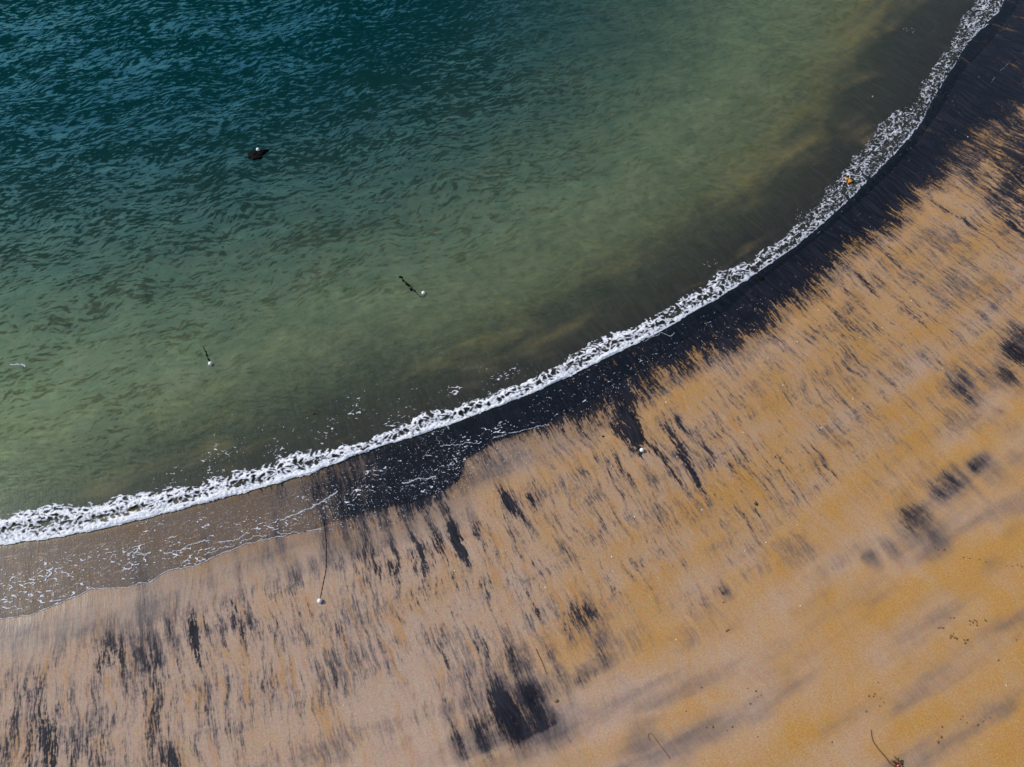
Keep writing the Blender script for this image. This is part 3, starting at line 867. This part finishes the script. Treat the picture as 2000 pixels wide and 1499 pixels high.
def offshore_weed(root, X, Y, z):
    rng = random.Random(4)
    for (a, b, L, wd, rz) in [(496,303,1.2,0.95,0.3),(509,300,1.2,0.8,0.35),(517,296,0.8,0.36,0.5),(501,309,1.2,0.6,0.1)]:
        p = px(a, b)
        V, F = lump_geo(L * .5, wd * .5, 0.20, int(a), 16, 8, 0.55)
        o = pydata('weed_clump', V, F, M_WEED, root)
        o.location = (float(p[0]) - X, float(p[1]) - Y, 0.10); o.rotation_euler = (0, 0, rz)
    V, F = blades_geo(9, 0.8, 0.10, rng)
    o = pydata('weed_fronds', V, F, M_WEED, root)
    p = px(503, 303); o.location = (float(p[0]) - X, float(p[1]) - Y, 0.02)
    V, F = blades_geo(18, 1.5, 0.12, rng)
    o = pydata('sunken_fronds', V, F, M_WEED, root)
    p = px(502, 314); o.location = (float(p[0]) - X, float(p[1]) - Y, -0.55)

buoy(505, 296, 'white float with a dark seaweed mass under it in deep green water', True, [], weed=offshore_weed)
buoy(827, 573, 'white float in olive shallows trailing a knotted black weedy rope', True,
     [(829,577),(829,580),(822,580),(815,575),(811,569),(806,565),(800,557),(795,553),(789,548),(783,541)], 0.03,
     [(783,542,.42,.26),(788,549,.34,.2),(794,555,.36,.2),(798,558,.3,.22),(803,566,.42,.24),(810,569,.26,.16)])
buoy(411, 711, 'white float in the left shallows with a short faint rope', True,
     [(410,706),(406,699),(403,690),(399,683),(398,678)], 0.032,
     [(402,687,.26,.14),(404,694,.3,.14),(408,703,.3,.16)])
buoy(1253, 881, 'white float stranded at the tip of a black sand tongue', False,
     [(1254,878),(1256,868),(1254,858),(1249,845),(1243,832),(1237,822),(1235,816),(1240,809),(1239,800),(1233,789),(1224,780),(1216,773),(1207,766)], 0.02,
     group='white floats stranded on the sand')
buoy(625, 1175, 'white float on tan sand tied to a long straight dark rope', False,
     [(625,1172),(628,1155),(632,1135),(636,1115),(637,1095),(637,1070),(636,1050),(634,1030),(632,1015)], 0.018,
     group='white floats stranded on the sand')

# orange weed riding in the foam at the right
def clump(name, x, y, label, cat, mat, blades, L, wd, lumps, seed, dz=0.0, part='frond'):
    X, Y, z = ground(x, y)
    z = max(z, float(water_z(X, Y)) if polar(X, Y)[1] < swash(polar(X, Y)[0]) else z) + dz
    root = thing(name, (X, Y, z), label, cat)
    rng = random.Random(seed)
    for k, (ox, oy, a, b, c) in enumerate(lumps):
        V, F = lump_geo(a, b, c, seed + k, 12, 8, 0.5)
        o = pydata('holdfast' if k == 0 else 'bulb', V, F, mat, root); o.location = (ox, oy, c * 0.7)
    for k in range(blades):
        V, F = blades_geo(1, L, wd, rng)
        pydata(part, V, F, mat, root)
    return root
clump('orange_seaweed', 1655, 357, 'bright orange clump of seaweed lying in the white foam', 'seaweed', M_ORANGE, 7, 0.45, 0.055,
      [(-0.12, 0.16, .20, .14, .08), (0.10, -0.14, .17, .2, .08), (0.28, -0.05, .10, .09, .06)], 3, 0.16)

# long kelp stalk at the bottom edge
def stalk(name, path, label, cat, mat, r0, r1, hold=None, extra=None, lift=0.03):
    g0 = ground(*path[-1])
    root = thing(name, g0, label, cat)
    pts = []
    for i, (a, b) in enumerate(path):
        g = ground(a, b)
        pts.append((g[0] - g0[0], g[1] - g0[1], g[2] - g0[2] + lift))
    pts = smooth_path(pts, 30)
    rad = [r0 + (r1 - r0) * i / (len(pts) - 1) for i in range(len(pts))]
    V, F = tube_geo(pts, rad, 7)
    pydata('stalk', V, F, mat, root)
    rng = random.Random(len(path))
    if hold:
        for k in range(hold):
            V, F = blades_geo(1, 0.45, 0.03, rng)
            pydata('root_finger', V, F, M_STONE, root)
    if extra: extra(root, g0)
    return root
def pink(root, g0):
    V, F = lump_geo(.10, .08, .06, 5, 10, 6, .3)
    o = pydata('pink_tip', V, F, M_PINK, root); o.location = (0.0, 0.06, 0.06)
    V, F = blades_geo(8, 0.7, 0.05, random.Random(9)); 
    o = pydata('fronds', V, F, M_KELP, root); o.location = (0.08, 0.2, 0)
stalk('kelp', [(1701,1426),(1702,1438),(1706,1450),(1716,1464),(1728,1478),(1737,1490),(1745,1496),(1754,1498)],
      'long brown kelp stalk with a pink tip at the bottom edge', 'kelp', M_KELP, 0.03, 0.045, 9, pink)
stalk('kelp_strand', [(1270,1448),(1266,1440),(1267,1434),(1273,1434),(1281,1445),(1290,1458),(1300,1470),(1308,1482)],
      'thin hooked brown kelp strand on grey streaked sand near the bottom', 'kelp', M_SCRAP, 0.011, 0.014)
stalk('kelp_strand', [(1047,1268),(1052,1280),(1058,1292),(1064,1308),(1068,1318)],
      'short straight brown kelp strand lying between two black sand patches', 'kelp', M_KELP, 0.03, 0.02)
def debris(name, x, y, label, cat, mat, rx, ry, rz, seed, rot=0, extra=None, group=None, part=None):
    X, Y, z = ground(x, y)
    V, F = lump_geo(rx, ry, rz, seed, 12, 8, 0.45)
    V = [(a, b, max(c, -rz * .45) + rz * .4) for a, b, c in V]
    if extra:
        root = thing(name, (X, Y, z), label, cat, group, rot)
        pydata(part or 'body', V, F, mat, root)
        extra(root)
        return root
    o = pydata(name, V, F, mat)
    o.location = (X, Y, z); o.rotation_euler = (0, 0, rot)
    return tag(o, label, cat, group)
def valve(root):
    V, F = lump_geo(.05, .09, .03, 8, 10, 6, .3)
    o = pydata('pale_patch', V, F, M_SHELL, root); o.location = (0.03, -0.02, 0.07)
    V, F = lump_geo(.035, .04, .02, 12, 8, 6, .3)
    o = pydata('pale_patch', V, F, M_SHELL, root); o.location = (-0.03, 0.13, 0.05)
debris('stone', 1476, 984, 'lone dark stone with pale patches on streaked tan sand', 'stone', M_STONE, .13, .20, .08, 2, 0.5, valve)
debris('driftwood', 1421, 1232, 'small reddish brown bit of driftwood on grey dusted sand', 'driftwood', M_KELP, .20, .05, .04, 6, 0.5)
debris('weed_clump', 1487, 545, 'black weed clump lying on the wet black sand belt', 'seaweed', M_WEED, .28, .2, .06, 9, 0.2)
debris('weed_clump', 1087, 1370, 'small brown weed clump beside the large black sand patch', 'seaweed', M_SCRAP, .16, .11, .05, 13, 0.2)
debris('weed_clump', 1413, 1177, 'tiny orange brown weed clump at the end of a sand rill', 'seaweed', M_SCRAP, .07, .06, .04, 14, 0.2)
debris('weed_clump', 1178, 853, 'tiny black weed clump left of the stranded float', 'seaweed', M_WEED, .10, .09, .05, 15, 0.2)
# dark weed strand under the shallow water at the left centre
gX, gY = [float(v) for v in px(617, 803)]
root = thing('sunken_weed', (gX, gY, -0.10), 'dark weed strand under the shallow water behind the left foam', 'seaweed')
V, F = tube_geo(smooth_path([(-1.1, -0.25, 0), (-.5, 0.05, 0.02), (.1, 0, 0), (.7, .2, .02), (1.0, .3, 0)], 20), [0.05 + 0.04 * math.sin(i * 1.3) for i in range(21)], 6)
pydata('stalk', V, F, M_WEED, root)
V, F = blades_geo(6, 0.7, 0.05, random.Random(6)); pydata('fronds', V, F, M_WEED, root)

# raised brown scraps standing in for footprint-like dots, and pale shells scattered over the sand
SCR = [(1894,1213),(1900,1216),(1907,1214),(1908,1222),(1909,1218),(1895,1221),(1924,1212),(1926,1214),(1903,1212),(1856,1246),(1860,1243),(1862,1238),(1865,1246),(1857,1242),(1883,1250),(1886,1256),(1889,1250),(1884,1257),(1869,1248),(1837,1226),(1842,1227),(1833,1227),(1856,1207),(1863,1207),(1966,1106),(1977,1106),(1987,1104),(1996,1107),(1882,1089),(1894,1091),(1913,1093),(1925,1098),(1825,1070),(1832,1074),(1844,1074),(1797,1178),(1706,1361),(1720,1365),(1726,1372),(1715,1333),(1708,1356),(1697,1360),(1692,1390),(1718,1380),(1880,1399),(1876,1405),(1908,1417),(1910,1416),(1934,1402),(1921,1409),(1888,1412),(1840,1420),(1838,1440),(1832,1450),(1370,1343),(1460,1345),(1480,1362),(1486,1358),(1476,1350),(1430,1420),(1392,1420),(1420,1427),(1480,1440),(1465,1375),(1620,1370),(1625,1450),(1560,1455),(1500,1468),(1340,1390),(1380,1421),(1950,1290),(1985,1250),(1795,1500)]
SCR_AT = [(1903,1216,'in the tight cluster of scraps near the right edge'),(1870,1248,'in the loose pairs just below the tight right edge cluster'),(1840,1226,'in the trio left of the tight right edge cluster'),
          (1982,1106,'in the short row touching the right edge'),(1890,1090,'in the upper slanting line near the right edge'),(1715,1365,'in the group above the long kelp stalk'),
          (1900,1412,'in the loose spread right of the long kelp stalk'),(1440,1380,'on grey dusted sand left of the kelp stalk'),(1590,1440,'on pale sand just left of the kelp stalk top')]
src = None
for i, (x, y) in enumerate(SCR):
    X, Y, z = ground(x, y)
    if src is None:
        V, F = lump_geo(.085, .06, .03, 22, 8, 5, .5)
        V = [(a, b, max(c, -.012) + .012) for a, b, c in V]
        src = pydata('footprint_scrap', V, F, M_SCRAP); o = src
    else:
        o = src.copy(); COL.objects.link(o)
    o.location = (X, Y, z); s = random.uniform(.55, 1.1); o.scale = (s, s, s); o.rotation_euler = (0, 0, random.uniform(0, 6))
    cl_ = min(SCR_AT, key=lambda c: math.hypot(c[0] - x, c[1] - y))
    tag(o, 'small brown footprint-like scrap ' + cl_[2], 'seaweed', 'brown footprint-like scraps ' + cl_[2])
SHL = [(1723,640),(1301,786),(1138,843),(1529,753),(1965,1339),(1557,1026),(1371,996),(1496,1060),(1563,1184),(1455,1077),(1900,675),(1666,780),(1780,588),(1736,500),(1604,836),(1598,606),(1890,268),(988,1076),(888,1115),(1195,1088),(965,956),(1194,911),(1680,660),(1452,845),(1322,892),(1557,668),(672,1378),(1065,1148),(1320,1250),(1240,1010),(1500,700),(1840,720)]
SHL_AT = [(1700,620,'on tan sand below the widest part of the black belt'),(1890,268,'on dark sand in the upper right corner'),(1250,850,'near the stranded float on the black tongue'),
          (1500,1060,'near the lone dark stone on tan sand'),(1965,1339,'on golden sand close to the right edge'),(1000,1080,'among the black flecks at bottom centre'),(672,1378,'on pale streaked sand below the long rope'),(1890,690,'on tan sand beside the right edge black patch')]
src = None
for i, (x, y) in enumerate(SHL):
    X, Y, z = ground(x, y)
    if src is None:
        V, F = lump_geo(.06, .05, .03, 27, 10, 6, .25)
        V = [(a, b, max(c, -.01) + .012) for a, b, c in V]
        src = pydata('shell', V, F, M_SHELL); o = src
    else:
        o = src.copy(); COL.objects.link(o)
    o.location = (X, Y, z + .01); s = random.uniform(.6, 1.15); o.scale = (s, s, s); o.rotation_euler = (0, 0, random.uniform(0, 6))
    cl_ = min(SHL_AT, key=lambda c: math.hypot(c[0] - x, c[1] - y))
    tag(o, 'tiny pale shell ' + cl_[2], 'shell', 'pale shells ' + cl_[2])
